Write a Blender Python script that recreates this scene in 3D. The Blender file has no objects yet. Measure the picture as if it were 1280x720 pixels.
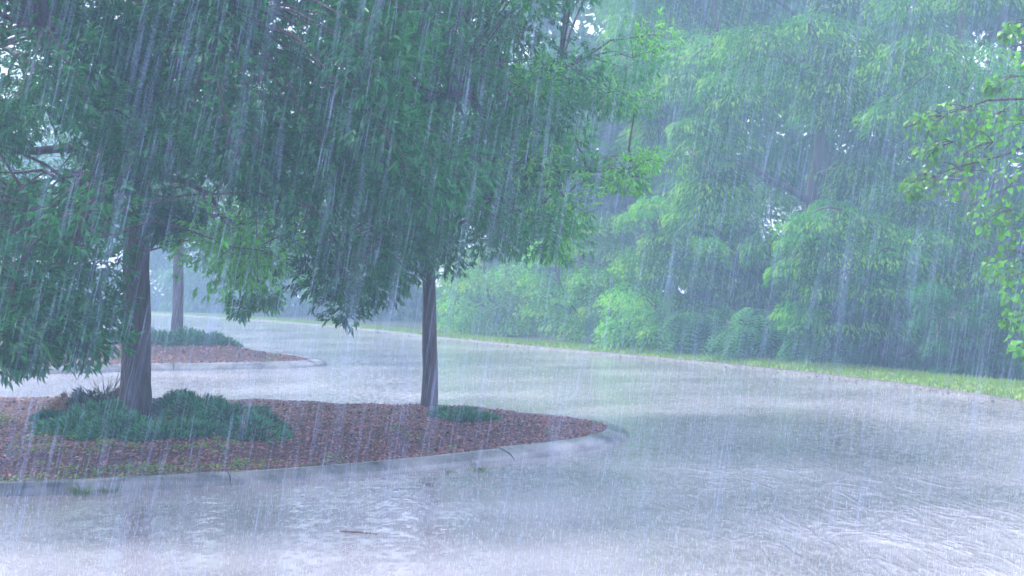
import bpy, math, random
import numpy as np
from mathutils import Vector

R = math.radians
sc = bpy.context.scene
C = sc.collection

# ------------------------------------------------------------------ camera
H = 1.8            # eye height in metres
F = 1280 * 50 / 36  # focal length in photograph pixels
YH = 350           # row of the horizon
cam_d = bpy.data.cameras.new('camera')
cam = bpy.data.objects.new('camera', cam_d)
C.objects.link(cam)
cam.location = (0, 0, H)
cam.rotation_euler = (R(90) - math.atan(10 / F), 0, 0)
cam_d.lens = 50
cam_d.sensor_width = 36
cam_d.clip_start = 0.1
cam_d.clip_end = 1000
cam_d.dof.use_dof = True
cam_d.dof.focus_distance = 17.0
cam_d.dof.aperture_fstop = 3.6
sc.camera = cam

# ------------------------------------------------------------------ sky, sun, exposure
SUN_EL, SUN_AZ = R(52), R(-66)    # azimuth from +Y towards +X
w = bpy.data.worlds.new('World')
sc.world = w
w.use_nodes = True
nt = w.node_tree
nt.nodes.clear()
sky = nt.nodes.new('ShaderNodeTexSky')
sky.sky_type = 'NISHITA'
sky.sun_disc = False
sky.sun_elevation = SUN_EL
sky.sun_rotation = SUN_AZ
sky.dust_density = 3.0
sky.ozone_density = 1.5
over = nt.nodes.new('ShaderNodeMix')
over.data_type = 'RGBA'
over.inputs[0].default_value = 0.72
over.inputs[7].default_value = (9.2, 9.5, 12.1, 1)     # the rain cloud layer
bg = nt.nodes.new('ShaderNodeBackground')
bg.inputs[1].default_value = 0.13
wo = nt.nodes.new('ShaderNodeOutputWorld')
nt.links.new(sky.outputs[0], over.inputs[6])
nt.links.new(over.outputs[2], bg.inputs[0])
nt.links.new(bg.outputs[0], wo.inputs[0])

sd = bpy.data.lights.new('sun', 'SUN')
sd.energy = 2.6
sd.angle = R(12)
sd.color = (1.0, 0.96, 0.88)
sun = bpy.data.objects.new('sun', sd)
C.objects.link(sun)
dv = Vector((math.sin(SUN_AZ) * math.cos(SUN_EL), math.cos(SUN_AZ) * math.cos(SUN_EL), math.sin(SUN_EL)))
sun.rotation_euler = dv.to_track_quat('Z', 'Y').to_euler()

sc.view_settings.view_transform = 'Standard'
sc.view_settings.look = 'None'
sc.view_settings.gamma = 1
sc.view_settings.exposure = 1.05
cy = sc.cycles
cy.max_bounces = 6
cy.diffuse_bounces = 3
cy.glossy_bounces = 2
cy.transmission_bounces = 3
cy.volume_bounces = 1
cy.transparent_max_bounces = 8
cy.use_denoising = True
cy.sample_clamp_indirect = 4
cy.caustics_reflective = False
cy.caustics_refractive = False


# ------------------------------------------------------------------ helpers
def P(px, py, z=0.0):
    """ground point of height z seen at a pixel of the photograph"""
    d = F * (H - z) / (py - YH)
    return np.array([(px - 640) / F * d, d, z])


def D3(px, py, d):
    return np.array([(px - 640) / F * d, d, H - (py - YH) / F * d])


def proj(p):
    p = np.atleast_2d(p)
    d = np.maximum(p[:, 1], 0.1)
    return 640 + F * p[:, 0] / d, YH + F * (H - p[:, 2]) / d


def tag(o, label=None, cat=None, group=None, kind=None):
    if label: o['label'] = label
    if cat: o['category'] = cat
    if group: o['group'] = group
    if kind: o['kind'] = kind
    return o


def link(name, me, mat=None, parent=None):
    o = bpy.data.objects.new(name, me)
    C.objects.link(o)
    if mat is not None and not me.materials:
        me.materials.append(mat)
    if parent is not None:
        o.parent = parent
        o.matrix_parent_inverse = parent.matrix_world.inverted() if False else o.matrix_parent_inverse
    return o


def empty(name, loc, label, cat, group=None):
    o = bpy.data.objects.new(name, None)
    o.location = loc
    o.empty_display_size = 0.3
    C.objects.link(o)
    return tag(o, label, cat, group)


def mesh_np(name, V, faces, cols=None, smooth=False):
    """faces: (n,k) array of one polygon size, or a list of such arrays"""
    me = bpy.data.meshes.new(name)
    V = np.asarray(V, dtype=np.float32)
    if not isinstance(faces, list): faces = [faces]
    faces = [np.asarray(f, dtype=np.int32) for f in faces if len(f)]
    me.vertices.add(len(V))
    me.vertices.foreach_set('co', V.ravel())
    nl = sum(f.size for f in faces)
    npoly = sum(len(f) for f in faces)
    me.loops.add(nl)
    me.polygons.add(npoly)
    me.loops.foreach_set('vertex_index', np.concatenate([f.ravel() for f in faces]))
    tot = np.concatenate([np.full(len(f), f.shape[1], dtype=np.int32) for f in faces])
    st = np.concatenate([[0], np.cumsum(tot)[:-1]]).astype(np.int32)
    me.polygons.foreach_set('loop_start', st)
    me.polygons.foreach_set('loop_total', tot)
    if smooth:
        me.polygons.foreach_set('use_smooth', np.ones(npoly, dtype=bool))
    if cols is not None:
        a = me.attributes.new('tint', 'FLOAT_COLOR', 'FACE')
        c4 = np.ones((npoly, 4), dtype=np.float32)
        c4[:, :3] = cols
        a.data.foreach_set('color', c4.ravel())
    me.update(calc_edges=True)
    return me


def unit(a):
    return a / np.maximum(np.linalg.norm(a, axis=-1, keepdims=True), 1e-9)


def tube_arrays(pts, rad, n=8, off=0, ridge=0.0, rng=None):
    pts = np.asarray(pts, float)
    rad = np.asarray(rad, float)
    m = len(pts)
    t = unit(np.gradient(pts, axis=0))
    ref = np.array([1.0, 0.13, 0.05])
    if abs(t[0] @ unit(ref)) > 0.8: ref = np.array([0.1, 0.2, 1.0])
    s = unit(np.cross(t, ref)); u = np.cross(s, t)
    a = np.arange(n) * 2 * math.pi / n
    rr = np.ones((m, n))
    if ridge and rng is not None:
        base = rng.random(n) * ridge
        rr = rr + base[None, :] + rng.normal(0, ridge * .35, (m, n))
    V = pts[:, None, :] + (rad[:, None] * rr)[:, :, None] * (np.cos(a)[None, :, None] * s[:, None, :] + np.sin(a)[None, :, None] * u[:, None, :])
    V = V.reshape(-1, 3)
    i, j = np.meshgrid(np.arange(m - 1), np.arange(n), indexing='ij')
    q = np.stack([i * n + j, i * n + (j + 1) % n, (i + 1) * n + (j + 1) % n, (i + 1) * n + j], -1).reshape(-1, 4)
    return V, q + off


def join_tubes(lst, n=5):
    VV, QQ, off = [], [], 0
    for pts, rad in lst:
        v, q = tube_arrays(pts, rad, n, off)
        VV.append(v); QQ.append(q); off += len(v)
    return np.concatenate(VV), np.concatenate(QQ)


def curve_pts(a, b, sag, m=8, rng=None, wob=0.0):
    a, b = np.asarray(a, float), np.asarray(b, float)
    t = np.linspace(0, 1, m)[:, None]
    p = a + (b - a) * t
    p[:, 2] += (sag * 4 * t * (1 - t))[:, 0]
    if rng is not None and wob:
        k = rng.normal(0, wob, (m, 3)); k[0] = 0; k[-1] = 0
        p += k
    return p


# ------------------------------------------------------------------ materials
def new_mat(name):
    m = bpy.data.materials.new(name)
    m.use_nodes = True
    nt = m.node_tree
    nt.nodes.clear()
    out = nt.nodes.new('ShaderNodeOutputMaterial')
    return m, nt, out


def N(nt, kind, **kw):
    n = nt.nodes.new(kind)
    for k, v in kw.items():
        if isinstance(k, str) and hasattr(n, k): setattr(n, k, v)
    return n


def leaf_mat(name, rough=0.38, trans=0.35, tcol=(0.9, 1.15, 0.35), spec=0.5):
    m, nt, out = new_mat(name)
    at = N(nt, 'ShaderNodeAttribute', attribute_name='tint')
    pr = N(nt, 'ShaderNodeBsdfPrincipled')
    pr.inputs['Roughness'].default_value = rough
    pr.inputs['Specular IOR Level'].default_value = spec
    tr = N(nt, 'ShaderNodeBsdfTranslucent')
    mu = N(nt, 'ShaderNodeMix', data_type='RGBA', blend_type='MULTIPLY')
    mu.inputs[0].default_value = 1
    mu.inputs[7].default_value = (*tcol, 1)
    mx = N(nt, 'ShaderNodeMixShader')
    mx.inputs[0].default_value = trans
    nt.links.new(at.outputs['Color'], pr.inputs['Base Color'])
    nt.links.new(at.outputs['Color'], mu.inputs[6])
    nt.links.new(mu.outputs[2], tr.inputs[0])
    nt.links.new(pr.outputs[0], mx.inputs[1])
    nt.links.new(tr.outputs[0], mx.inputs[2])
    nt.links.new(mx.outputs[0], out.inputs[0])
    return m


def flat_leaf_mat(name, col, rough=0.35, trans=0.3):
    m, nt, out = new_mat(name)
    oi = N(nt, 'ShaderNodeObjectInfo')
    rp = N(nt, 'ShaderNodeValToRGB')
    c = np.array(col)
    rp.color_ramp.elements[0].color = (*(c * .6), 1)
    rp.color_ramp.elements[1].color = (*(c * np.array([1.7, 1.35, 1.1])), 1)
    pr = N(nt, 'ShaderNodeBsdfPrincipled')
    pr.inputs['Roughness'].default_value = rough
    tr = N(nt, 'ShaderNodeBsdfTranslucent')
    mx = N(nt, 'ShaderNodeMixShader')
    mx.inputs[0].default_value = trans
    nt.links.new(oi.outputs['Random'], rp.inputs[0])
    nt.links.new(rp.outputs[0], pr.inputs['Base Color'])
    nt.links.new(rp.outputs[0], tr.inputs[0])
    nt.links.new(pr.outputs[0], mx.inputs[1])
    nt.links.new(tr.outputs[0], mx.inputs[2])
    nt.links.new(mx.outputs[0], out.inputs[0])
    return m


def bark_mat(name, c0, c1, scale=9.0):
    m, nt, out = new_mat(name)
    tc = N(nt, 'ShaderNodeTexCoord')
    mp = N(nt, 'ShaderNodeMapping')
    mp.inputs['Scale'].default_value = (1, 1, 0.16)
    n1 = N(nt, 'ShaderNodeTexNoise'); n1.inputs['Scale'].default_value = scale * 2.4
    n1.inputs['Detail'].default_value = 8; n1.inputs['Roughness'].default_value = .7
    n2 = N(nt, 'ShaderNodeTexVoronoi'); n2.inputs['Scale'].default_value = scale * 3
    rp = N(nt, 'ShaderNodeValToRGB')
    rp.color_ramp.elements[0].position = .33; rp.color_ramp.elements[0].color = (*c0, 1)
    rp.color_ramp.elements[1].position = .7; rp.color_ramp.elements[1].color = (*c1, 1)
    pr = N(nt, 'ShaderNodeBsdfPrincipled'); pr.inputs['Roughness'].default_value = .55
    bp = N(nt, 'ShaderNodeBump'); bp.inputs['Strength'].default_value = .9; bp.inputs['Distance'].default_value = .02
    ad = N(nt, 'ShaderNodeMath', operation='ADD')
    L = nt.links.new
    L(tc.outputs['Object'], mp.inputs[0]); L(mp.outputs[0], n1.inputs['Vector']); L(mp.outputs[0], n2.inputs['Vector'])
    L(n1.outputs[0], rp.inputs[0]); L(n1.outputs[0], ad.inputs[0]); L(n2.outputs['Distance'], ad.inputs[1])
    L(ad.outputs[0], bp.inputs['Height']); L(bp.outputs[0], pr.inputs['Normal'])
    L(rp.outputs[0], pr.inputs['Base Color']); L(pr.outputs[0], out.inputs[0])
    return m


def noise_mat(name, c0, c1, scale, rough=.8, bump=.5, dist=.01, lo=.35, hi=.65, detail=8, spec=.5):
    m, nt, out = new_mat(name)
    tc = N(nt, 'ShaderNodeTexCoord')
    n1 = N(nt, 'ShaderNodeTexNoise'); n1.inputs['Scale'].default_value = scale
    n1.inputs['Detail'].default_value = detail; n1.inputs['Roughness'].default_value = .65
    rp = N(nt, 'ShaderNodeValToRGB')
    rp.color_ramp.elements[0].position = lo; rp.color_ramp.elements[0].color = (*c0, 1)
    rp.color_ramp.elements[1].position = hi; rp.color_ramp.elements[1].color = (*c1, 1)
    pr = N(nt, 'ShaderNodeBsdfPrincipled'); pr.inputs['Roughness'].default_value = rough
    pr.inputs['Specular IOR Level'].default_value = spec
    bp = N(nt, 'ShaderNodeBump'); bp.inputs['Strength'].default_value = bump; bp.inputs['Distance'].default_value = dist
    L = nt.links.new
    L(tc.outputs['Object'], n1.inputs['Vector']); L(n1.outputs[0], rp.inputs[0]); L(n1.outputs[0], bp.inputs['Height'])
    L(bp.outputs[0], pr.inputs['Normal']); L(rp.outputs[0], pr.inputs['Base Color']); L(pr.outputs[0], out.inputs[0])
    return m


def water_road_mat():
    """asphalt under a running film of rain water: pocked by drops, ringed, with flow ripples"""
    m, nt, out = new_mat('wet_asphalt')
    L = nt.links.new
    tc = N(nt, 'ShaderNodeTexCoord')

    def math_(op, a, b=None, c=None):
        n = N(nt, 'ShaderNodeMath', operation=op)
        for i, v in enumerate((a, b, c)):
            if v is None: continue
            if isinstance(v, (int, float)): n.inputs[i].default_value = v
            else: L(v, n.inputs[i])
        return n.outputs[0]

    def noise(scale, detail=3, rough=.5, vec=None, dist=0):
        n = N(nt, 'ShaderNodeTexNoise')
        n.inputs['Scale'].default_value = scale; n.inputs['Detail'].default_value = detail
        n.inputs['Roughness'].default_value = rough; n.inputs['Distortion'].default_value = dist
        L(vec or tc.outputs['Object'], n.inputs['Vector'])
        return n.outputs[0]

    def rings(scale, freq, seed):
        mp = N(nt, 'ShaderNodeMapping'); mp.inputs['Location'].default_value = (seed, seed * 1.7, 0)
        L(tc.outputs['Object'], mp.inputs[0])
        v = N(nt, 'ShaderNodeTexVoronoi'); v.voronoi_dimensions = '2D'; v.inputs['Scale'].default_value = scale
        v.inputs['Randomness'].default_value = 1
        L(mp.outputs[0], v.inputs['Vector'])
        d = v.outputs['Distance']
        s = math_('SINE', math_('MULTIPLY', d, freq))
        f = N(nt, 'ShaderNodeMapRange'); f.inputs[1].default_value = .0; f.inputs[2].default_value = .42
        f.inputs[3].default_value = 1; f.inputs[4].default_value = 0
        L(d, f.inputs[0])
        return math_('MULTIPLY', s, math_('POWER', f.outputs[0], 1.6))

    # flow ripples: thin curved lines, strongest in the running water on the near right
    mpw = N(nt, 'ShaderNodeMapping'); mpw.inputs['Rotation'].default_value = (0, 0, R(-9))
    mpw.inputs['Scale'].default_value = (1.35, .42, 1)
    L(tc.outputs['Object'], mpw.inputs[0])
    fl = noise(1.15, 4, .55, mpw.outputs[0], 1.1)
    line = math_('POWER', math_('SUBTRACT', 1.0, math_('MINIMUM', 1.0, math_('MULTIPLY', math_('ABSOLUTE', math_('SUBTRACT', fl, .5)), 11.0))), 1.6)
    fl2 = noise(2.3, 3, .5, mpw.outputs[0], .8)
    line = math_('ADD', line, math_('MULTIPLY', math_('POWER', math_('SUBTRACT', 1.0, math_('MINIMUM', 1.0, math_('MULTIPLY', math_('ABSOLUTE', math_('SUBTRACT', fl2, .48)), 13.0))), 1.6), .6))
    reg = N(nt, 'ShaderNodeMapRange'); reg.inputs[1].default_value = .47; reg.inputs[2].default_value = .62
    L(noise(.16, 2), reg.inputs[0])
    # the deepest run-off crosses the lot just past the nose of the island
    mps = N(nt, 'ShaderNodeMapping'); mps.inputs['Location'].default_value = (-2.9 / 2.6, -11.5 / 5.0, 0); mps.inputs['Scale'].default_value = (1 / 2.6, 1 / 5.0, 1)
    L(tc.outputs['Object'], mps.inputs[0])
    sph = N(nt, 'ShaderNodeTexGradient'); sph.gradient_type = 'SPHERICAL'; L(mps.outputs[0], sph.inputs[0])
    flow = math_('MULTIPLY', line, math_('ADD', math_('MULTIPLY', reg.outputs[0], .12), math_('ADD', .04, math_('MULTIPLY', sph.outputs['Fac'], 1.0))))

    h = math_('MULTIPLY', noise(22, 2, .5), .0013)
    h = math_('ADD', h, math_('MULTIPLY', noise(4.5, 2, .5), .0056))
    h = math_('ADD', h, math_('MULTIPLY', rings(5.0, 34, 0), .0022))
    h = math_('ADD', h, math_('MULTIPLY', rings(8.5, 30, 3.3), .0016))
    h = math_('ADD', h, math_('MULTIPLY', rings(3.1, 48, 7.1), .0022))
    h = math_('ADD', h, math_('MULTIPLY', flow, .020))
    bp = N(nt, 'ShaderNodeBump'); bp.inputs['Strength'].default_value = 1.0; bp.inputs['Distance'].default_value = 1.0
    L(h, bp.inputs['Height'])
    patch = noise(.42, 3, .5)
    rp = N(nt, 'ShaderNodeValToRGB')
    rp.color_ramp.elements[0].position = .36; rp.color_ramp.elements[0].color = (.22, .208, .232, 1)
    rp.color_ramp.elements[1].position = .66; rp.color_ramp.elements[1].color = (.42, .40, .435, 1)
    fine = noise(95, 3, .7)
    mixc = N(nt, 'ShaderNodeMix', data_type='RGBA', blend_type='OVERLAY'); mixc.inputs[0].default_value = .35
    L(patch, rp.inputs[0]); L(rp.outputs[0], mixc.inputs[6]); L(fine, mixc.inputs[7])
    pr = N(nt, 'ShaderNodeBsdfPrincipled')
    pr.inputs['IOR'].default_value = 1.4
    pr.inputs['Specular IOR Level'].default_value = 1.0
    rr = N(nt, 'ShaderNodeMapRange'); rr.inputs[1].default_value = .3; rr.inputs[2].default_value = .7
    rr.inputs[3].default_value = .03; rr.inputs[4].default_value = .13
    L(patch, rr.inputs[0]); L(rr.outputs[0], pr.inputs['Roughness'])
    L(mixc.outputs[2], pr.inputs['Base Color']); L(bp.outputs[0], pr.inputs['Normal'])
    L(pr.outputs[0], out.inputs[0])
    return m


def drop_mat(name, col=(.8, .86, .95), emiss=0):
    m, nt, out = new_mat(name)
    df = N(nt, 'ShaderNodeBsdfDiffuse'); df.inputs[0].default_value = (*col, 1)
    tr = N(nt, 'ShaderNodeBsdfTranslucent'); tr.inputs[0].default_value = (*col, 1)
    mx = N(nt, 'ShaderNodeMixShader'); mx.inputs[0].default_value = .5
    nt.links.new(df.outputs[0], mx.inputs[1]); nt.links.new(tr.outputs[0], mx.inputs[2])
    nt.links.new(mx.outputs[0], out.inputs[0])
    return m


M_road = water_road_mat()
M_leaf_ash = leaf_mat('ash_leaf', .34, .46, (1.1, 1.35, .5), .42)
M_leaf_far = leaf_mat('far_leaf', .55, .46, (1.1, 1.35, .5), .22)
M_leaf_one = flat_leaf_mat('single_ash_leaf', (.035, .15, .045))
M_leaf_heart = flat_leaf_mat('heart_leaf', (.095, .26, .045), .3, .5)
M_juniper = leaf_mat('juniper_needles', .55, .15)
M_bark = bark_mat('ash_bark', (.025, .015, .015), (.135, .078, .074))
M_bark_far = bark_mat('far_bark', (.05, .045, .04), (.14, .12, .11), 5)
M_kerb = noise_mat('wet_concrete', (.075, .085, .10), (.30, .305, .32), 2.2, .16, .3, .012)
M_mulch = noise_mat('mulch_bed', (.04, .016, .016), (.13, .05, .045), 42, .6, 1.0, .03)
M_chip = leaf_mat('mulch_chip', .45, .02, (1, 1, 1), .5)
M_grass_sheet = noise_mat('verge_turf', (.13, .22, .03), (.26, .38, .06), 6, .9, .8, .03)
M_soil = noise_mat('woodland_floor', (.02, .03, .015), (.06, .075, .03), 3, .95, .8, .05)
M_grass = leaf_mat('grass_blade', .6, .35)
M_drop = drop_mat('rain_water', (.56, .66, .93))
M_splash = drop_mat('splash_water', (.88, .90, .95))
M_litter = noise_mat('leaf_litter', (.10, .07, .05), (.28, .2, .13), 30, .6, .6, .01)

# ------------------------------------------------------------------ the setting: ground, lot, verge
S = 150
link('ground', mesh_np('ground', [(-S, -S, -.03), (S, -S, -.03), (S, S, -.03), (-S, S, -.03)], np.array([[0, 1, 2, 3]])), M_soil)['kind'] = 'structure'

edge = [np.array([6.2, -8]), np.array([6.4, 6]), np.array([6.9, 13]), np.array([7.35, 17.5])]
for px, py in [(1280, 505), (1150, 485), (1000, 467), (850, 451), (700, 438), (550, 423), (450, 411), (300, 399), (190, 392)]:
    edge.append(P(px, py)[:2])
edge += [np.array([-45., 95.]), np.array([-75., 100.])]
edge = np.array(edge)


def dens(poly, step):
    out = []
    for a, b in zip(poly[:-1], poly[1:]):
        n = max(1, int(np.linalg.norm(b - a) / step))
        for k in range(n): out.append(a + (b - a) * k / n)
    out.append(poly[-1])
    return np.array(out)


def smooth_poly(p, it=2):
    for _ in range(it):
        q = [p[0]]
        for a, b in zip(p[:-1], p[1:]):
            q += [a * .75 + b * .25, a * .25 + b * .75]
        q.append(p[-1])
        p = np.array(q)
    return p


edge_s = smooth_poly(edge, 2)
nrm = np.gradient(edge_s, axis=0)
nrm = unit(np.stack([nrm[:, 1], -nrm[:, 0]], -1))      # points away from the lot

# lot surface: strip from far left to the edge
ne = len(edge_s)
V = [(x, y, 0) for x, y in edge_s] + [(-80, y, 0) for x, y in edge_s]
V[-1] = (-80, 100, 0)
q = np.array([[i + 1, i, ne + i, ne + i + 1] for i in range(ne - 1)])
link('car_park_asphalt', mesh_np('car_park_asphalt', V, q), M_road)['kind'] = 'structure'


def taper(y): return np.clip(1.0 - (np.asarray(y) - 24) / 34, .35, 1)


def offset_strip(prof, z_fn=None):
    """prof: list of (offset outwards, z)"""
    V, m = [], len(prof)
    for (x, y), n in zip(edge_s, nrm):
        for o, z in prof:
            o = o if o < .16 else .15 + (o - .15) * float(taper(y))
            V.append((x + n[0] * o, y + n[1] * o, z))
    q = [[i * m + k, i * m + k + 1, (i + 1) * m + k + 1, (i + 1) * m + k] for i in range(ne - 1) for k in range(m - 1)]
    return np.array(V), np.array(q)


V, q = offset_strip([(0, -.02), (0.03, .035), (.13, .045), (.15, .02)])
link('verge_kerb', mesh_np('verge_kerb', V, q), noise_mat('dirty_kerb', (.06, .058, .055), (.20, .19, .18), 9, .5))['kind'] = 'structure'
V, q = offset_strip([(.14, .035), (.35, .06), (.8, .09), (1.4, .08), (2.4, .02)])
link('grass_verge', mesh_np('grass_verge', V, q, smooth=True), M_grass_sheet)['kind'] = 'structure'


# grass blades of the verge
def leaves_mesh(name, pos, d, nrm_, Lg, Wd, col, fold=.18, detail=1):
    """pos, d, nrm_: (n,3); a folded lance shaped leaf of 2 (detail 1) or 6 triangles (detail 2)"""
    d = unit(d)
    s = unit(np.cross(d, nrm_))
    nn = np.cross(s, d)
    n = len(pos)
    Lg = Lg[:, None]; Wd = Wd[:, None]
    if detail == 1:
        v = np.stack([pos, pos + d * Lg * .42 + s * Wd * .5 + nn * Wd * fold,
                      pos + d * Lg - nn * Lg * .08, pos + d * Lg * .42 - s * Wd * .5 + nn * Wd * fold], 1).reshape(-1, 3)
        b = np.arange(n)[:, None] * 4
        f = np.concatenate([b + np.array([[0, 1, 2]]), b + np.array([[0, 2, 3]])], 0)
        c = np.concatenate([col, col], 0)
        return mesh_np(name, v, f, c)
    v = np.stack([pos,
                  pos + d * Lg * .28 + s * Wd * .44 + nn * Wd * fold, pos + d * Lg * .28 - s * Wd * .44 + nn * Wd * fold,
                  pos + d * Lg * .62 + s * Wd * .36 + nn * (Wd * fold - Lg * .03), pos + d * Lg * .62 - s * Wd * .36 + nn * (Wd * fold - Lg * .03),
                  pos + d * Lg - nn * Lg * .14,
                  pos + d * Lg * .45 - nn * Lg * .01], 1).reshape(-1, 3)
    b = np.arange(n)[:, None] * 7
    tris = [[0, 1, 6], [0, 6, 2], [1, 3, 6], [2, 6, 4], [3, 5, 6], [4, 6, 5]]
    f = np.concatenate([b + np.array([t]) for t in tris], 0)
    c = np.concatenate([col] * 6, 0)
    return mesh_np(name, v, f, c)


rng = np.random.default_rng(5)


def along_edge(n, lo, hi, imax=None):
    seg = edge_s[:-1]; ln = np.linalg.norm(np.diff(edge_s, axis=0), axis=1)
    ok = (seg[:, 1] > 12) & (seg[:, 1] < 90)
    pr_ = ln * ok / np.maximum(seg[:, 1], 1); pr_ /= pr_.sum()
    i = rng.choice(len(ln), n, p=pr_)
    t = rng.random(n)[:, None]
    p = edge_s[i] * (1 - t) + edge_s[i + 1] * t
    o = rng.uniform(lo, hi, n)[:, None]
    return p + nrm[i] * o


def zverge(o): return np.interp(o, [.14, .35, .8, 1.4, 2.4], [.035, .06, .09, .08, .02])


n = 30000
o_ = rng.uniform(.05, 1.9, n)
xy = along_edge(n, 0, 0)
ed = xy.copy()
seg_i = np.argmin(((edge_s[None, ::4] - xy[:, None]) ** 2).sum(-1), 1) * 4
xy = xy + nrm[seg_i] * (.05 + (o_ - .05) * taper(xy[:, 1]))[:, None]
pos = np.concatenate([xy, zverge(o_)[:, None] - .01], 1)
dd = rng.normal(0, .4, (n, 3)); dd[:, 2] = 1
col = np.stack([rng.uniform(.15, .30, n), rng.uniform(.26, .42, n), rng.uniform(.03, .09, n)], -1)
g = link('verge_grass', leaves_mesh('verge_grass', pos, dd, rng.normal(0, 1, (n, 3)), rng.uniform(.05, .12, n), rng.uniform(.012, .03, n), col), M_grass)
tag(g, 'short yellow green grass on the strip between car park and woodland', 'grass', kind='stuff')

# ------------------------------------------------------------------ planting islands
def inside(poly, x, y):
    r = np.zeros(len(x), bool)
    j = len(poly) - 1
    for i in range(len(poly)):
        xi, yi = poly[i]; xj, yj = poly[j]
        c = ((yi > y) != (yj > y)) & (x < (xj - xi) * (y - yi) / (yj - yi + 1e-12) + xi)
        r ^= c
        j = i
    return r


def dist_poly(poly, x, y):
    p = np.stack([x, y], -1)
    best = np.full(len(x), 1e9)
    for i in range(len(poly)):
        a = poly[i]; b = poly[(i + 1) % len(poly)]
        ab = b - a
        t = np.clip(((p - a) @ ab) / max(ab @ ab, 1e-9), 0, 1)
        dq = np.linalg.norm(p - (a + t[:, None] * ab), axis=1)
        best = np.minimum(best, dq)
    return best


def island_outline(pts, it=3):
    p = np.array(pts, float)
    for _ in range(it):
        q = []
        for i in range(len(p)):
            a, b = p[i], p[(i + 1) % len(p)]
            q += [a * .75 + b * .25, a * .25 + b * .75]
        p = np.array(q)
    return p


class Island:
    def __init__(s, outline, kw, h0, h1, ramp):
        s.out = outline; s.kw = kw; s.h0 = h0; s.h1 = h1; s.ramp = ramp
        d = np.roll(outline, -1, 0) - np.roll(outline, 1, 0)
        area = .5 * np.sum(outline[:, 0] * np.roll(outline[:, 1], -1) - np.roll(outline[:, 0], -1) * outline[:, 1])
        nn = unit(np.stack([d[:, 1], -d[:, 0]], -1))
        s.n = nn if area > 0 else -nn       # outward
        s.inner = outline - s.n * kw

    def z(s, x, y):
        x = np.atleast_1d(np.asarray(x, float)); y = np.atleast_1d(np.asarray(y, float))
        d = dist_poly(s.inner, x, y)
        t = np.clip(d / s.ramp, 0, 1)
        lump = .012 * np.sin(x * 3.1 + y * 1.3) + .010 * np.sin(x * 7.3 - y * 5.1)
        return s.h0 - .01 + (s.h1 - s.h0) * t * t * (3 - 2 * t) + lump * np.minimum(1, d * 4)

    def build(s, nm_bed, step, seg_len):
        k = len(s.out)
        # bed surface: rings shrinking towards a spine (works on narrow shapes)
        c = s.spine
        rings = 14
        VV = []
        near = []
        for p in s.inner:
            i = np.argmin(((c - p) ** 2).sum(1)); near.append(c[i])
        near = np.array(near)
        for r_ in range(rings + 1):
            q_ = s.inner + (near - s.inner) * (r_ / rings) ** 1.0
            VV.append(np.concatenate([q_, s.z(q_[:, 0], q_[:, 1])[:, None]], 1))
        VV = np.concatenate(VV)
        f = np.array([[r_ * k + i, r_ * k + (i + 1) % k, (r_ + 1) * k + (i + 1) % k, (r_ + 1) * k + i] for r_ in range(rings) for i in range(k)])
        bed = link(nm_bed, mesh_np(nm_bed, VV, f, smooth=True), M_mulch)
        bed['kind'] = 'structure'
        # kerb, cast in lengths with open joints
        kroot = bpy.data.objects.new('island_kerb', None); C.objects.link(kroot)
        kroot.location = (*s.out.mean(0), 0); kroot['kind'] = 'structure'
        L0 = np.array([s.out.mean(0)[0], s.out.mean(0)[1], 0])
        ln = np.linalg.norm(np.roll(s.out, -1, 0) - s.out, axis=1); cum = np.concatenate([[0], np.cumsum(ln)])
        total = cum[-1]; nseg = max(3, int(total / seg_len))
        oc = np.concatenate([s.out, s.out[:1]]); nc = np.concatenate([s.n, s.n[:1]])
        rg = np.random.default_rng(2)
        for g_ in range(nseg):
            a = total * g_ / nseg + .006; b = total * (g_ + 1) / nseg - .006
            ts = np.linspace(a, b, max(3, int((b - a) / .18)))
            px_ = np.stack([np.interp(ts, cum, oc[:, 0]), np.interp(ts, cum, oc[:, 1])], -1)
            pn = unit(np.stack([np.interp(ts, cum, nc[:, 0]), np.interp(ts, cum, nc[:, 1])], -1))
            dz = rg.normal(0, .003)
            V = []
            prof = s.prof(px_)
            m = prof.shape[1]
            for i, (p, nn_) in enumerate(zip(px_, pn)):
                for o, z in prof[i]: V.append((p[0] - nn_[0] * o - L0[0], p[1] - nn_[1] * o - L0[1], z + (dz if z > 0.02 else 0)))
            kk = len(px_)
            f = [[i * m + j, (i + 1) * m + j, (i + 1) * m + j + 1, i * m + j + 1] for i in range(kk - 1) for j in range(m - 1)]
            V += V[:m] + V[(kk - 1) * m:kk * m]
            me = bpy.data.meshes.new('kerb_length')
            me.from_pydata([tuple(map(float, v)) for v in V], [], f + [tuple(range(kk * m, kk * m + m)), tuple(range(kk * m + m, kk * m + 2 * m))[::-1]])
            me.update()
            for p_ in me.polygons: p_.use_smooth = len(p_.vertices) == 4 and m > 4
            link('kerb_length', me, M_kerb, kroot)
        return bed

    def prof(s, p):
        # (inward offset, height) profile; upright faced at the left, rolled and wide towards the nose
        t = np.clip((p[:, 0] - s.x0) / (s.x1 - s.x0), 0, 1)
        out = []
        for a in t:
            w_, h = s.kw, s.h0
            face = .03 + a * w_ * .62
            out.append([(-.004, -.03), (0, .004), (face * .35, h * (.55 + .2 * (1 - a))), (face, h * .93), (face + .03, h), (w_ * .9, h + .002), (w_ + .03, h - .02), (w_ + .03, -.03)])
        return np.array(out)


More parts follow.
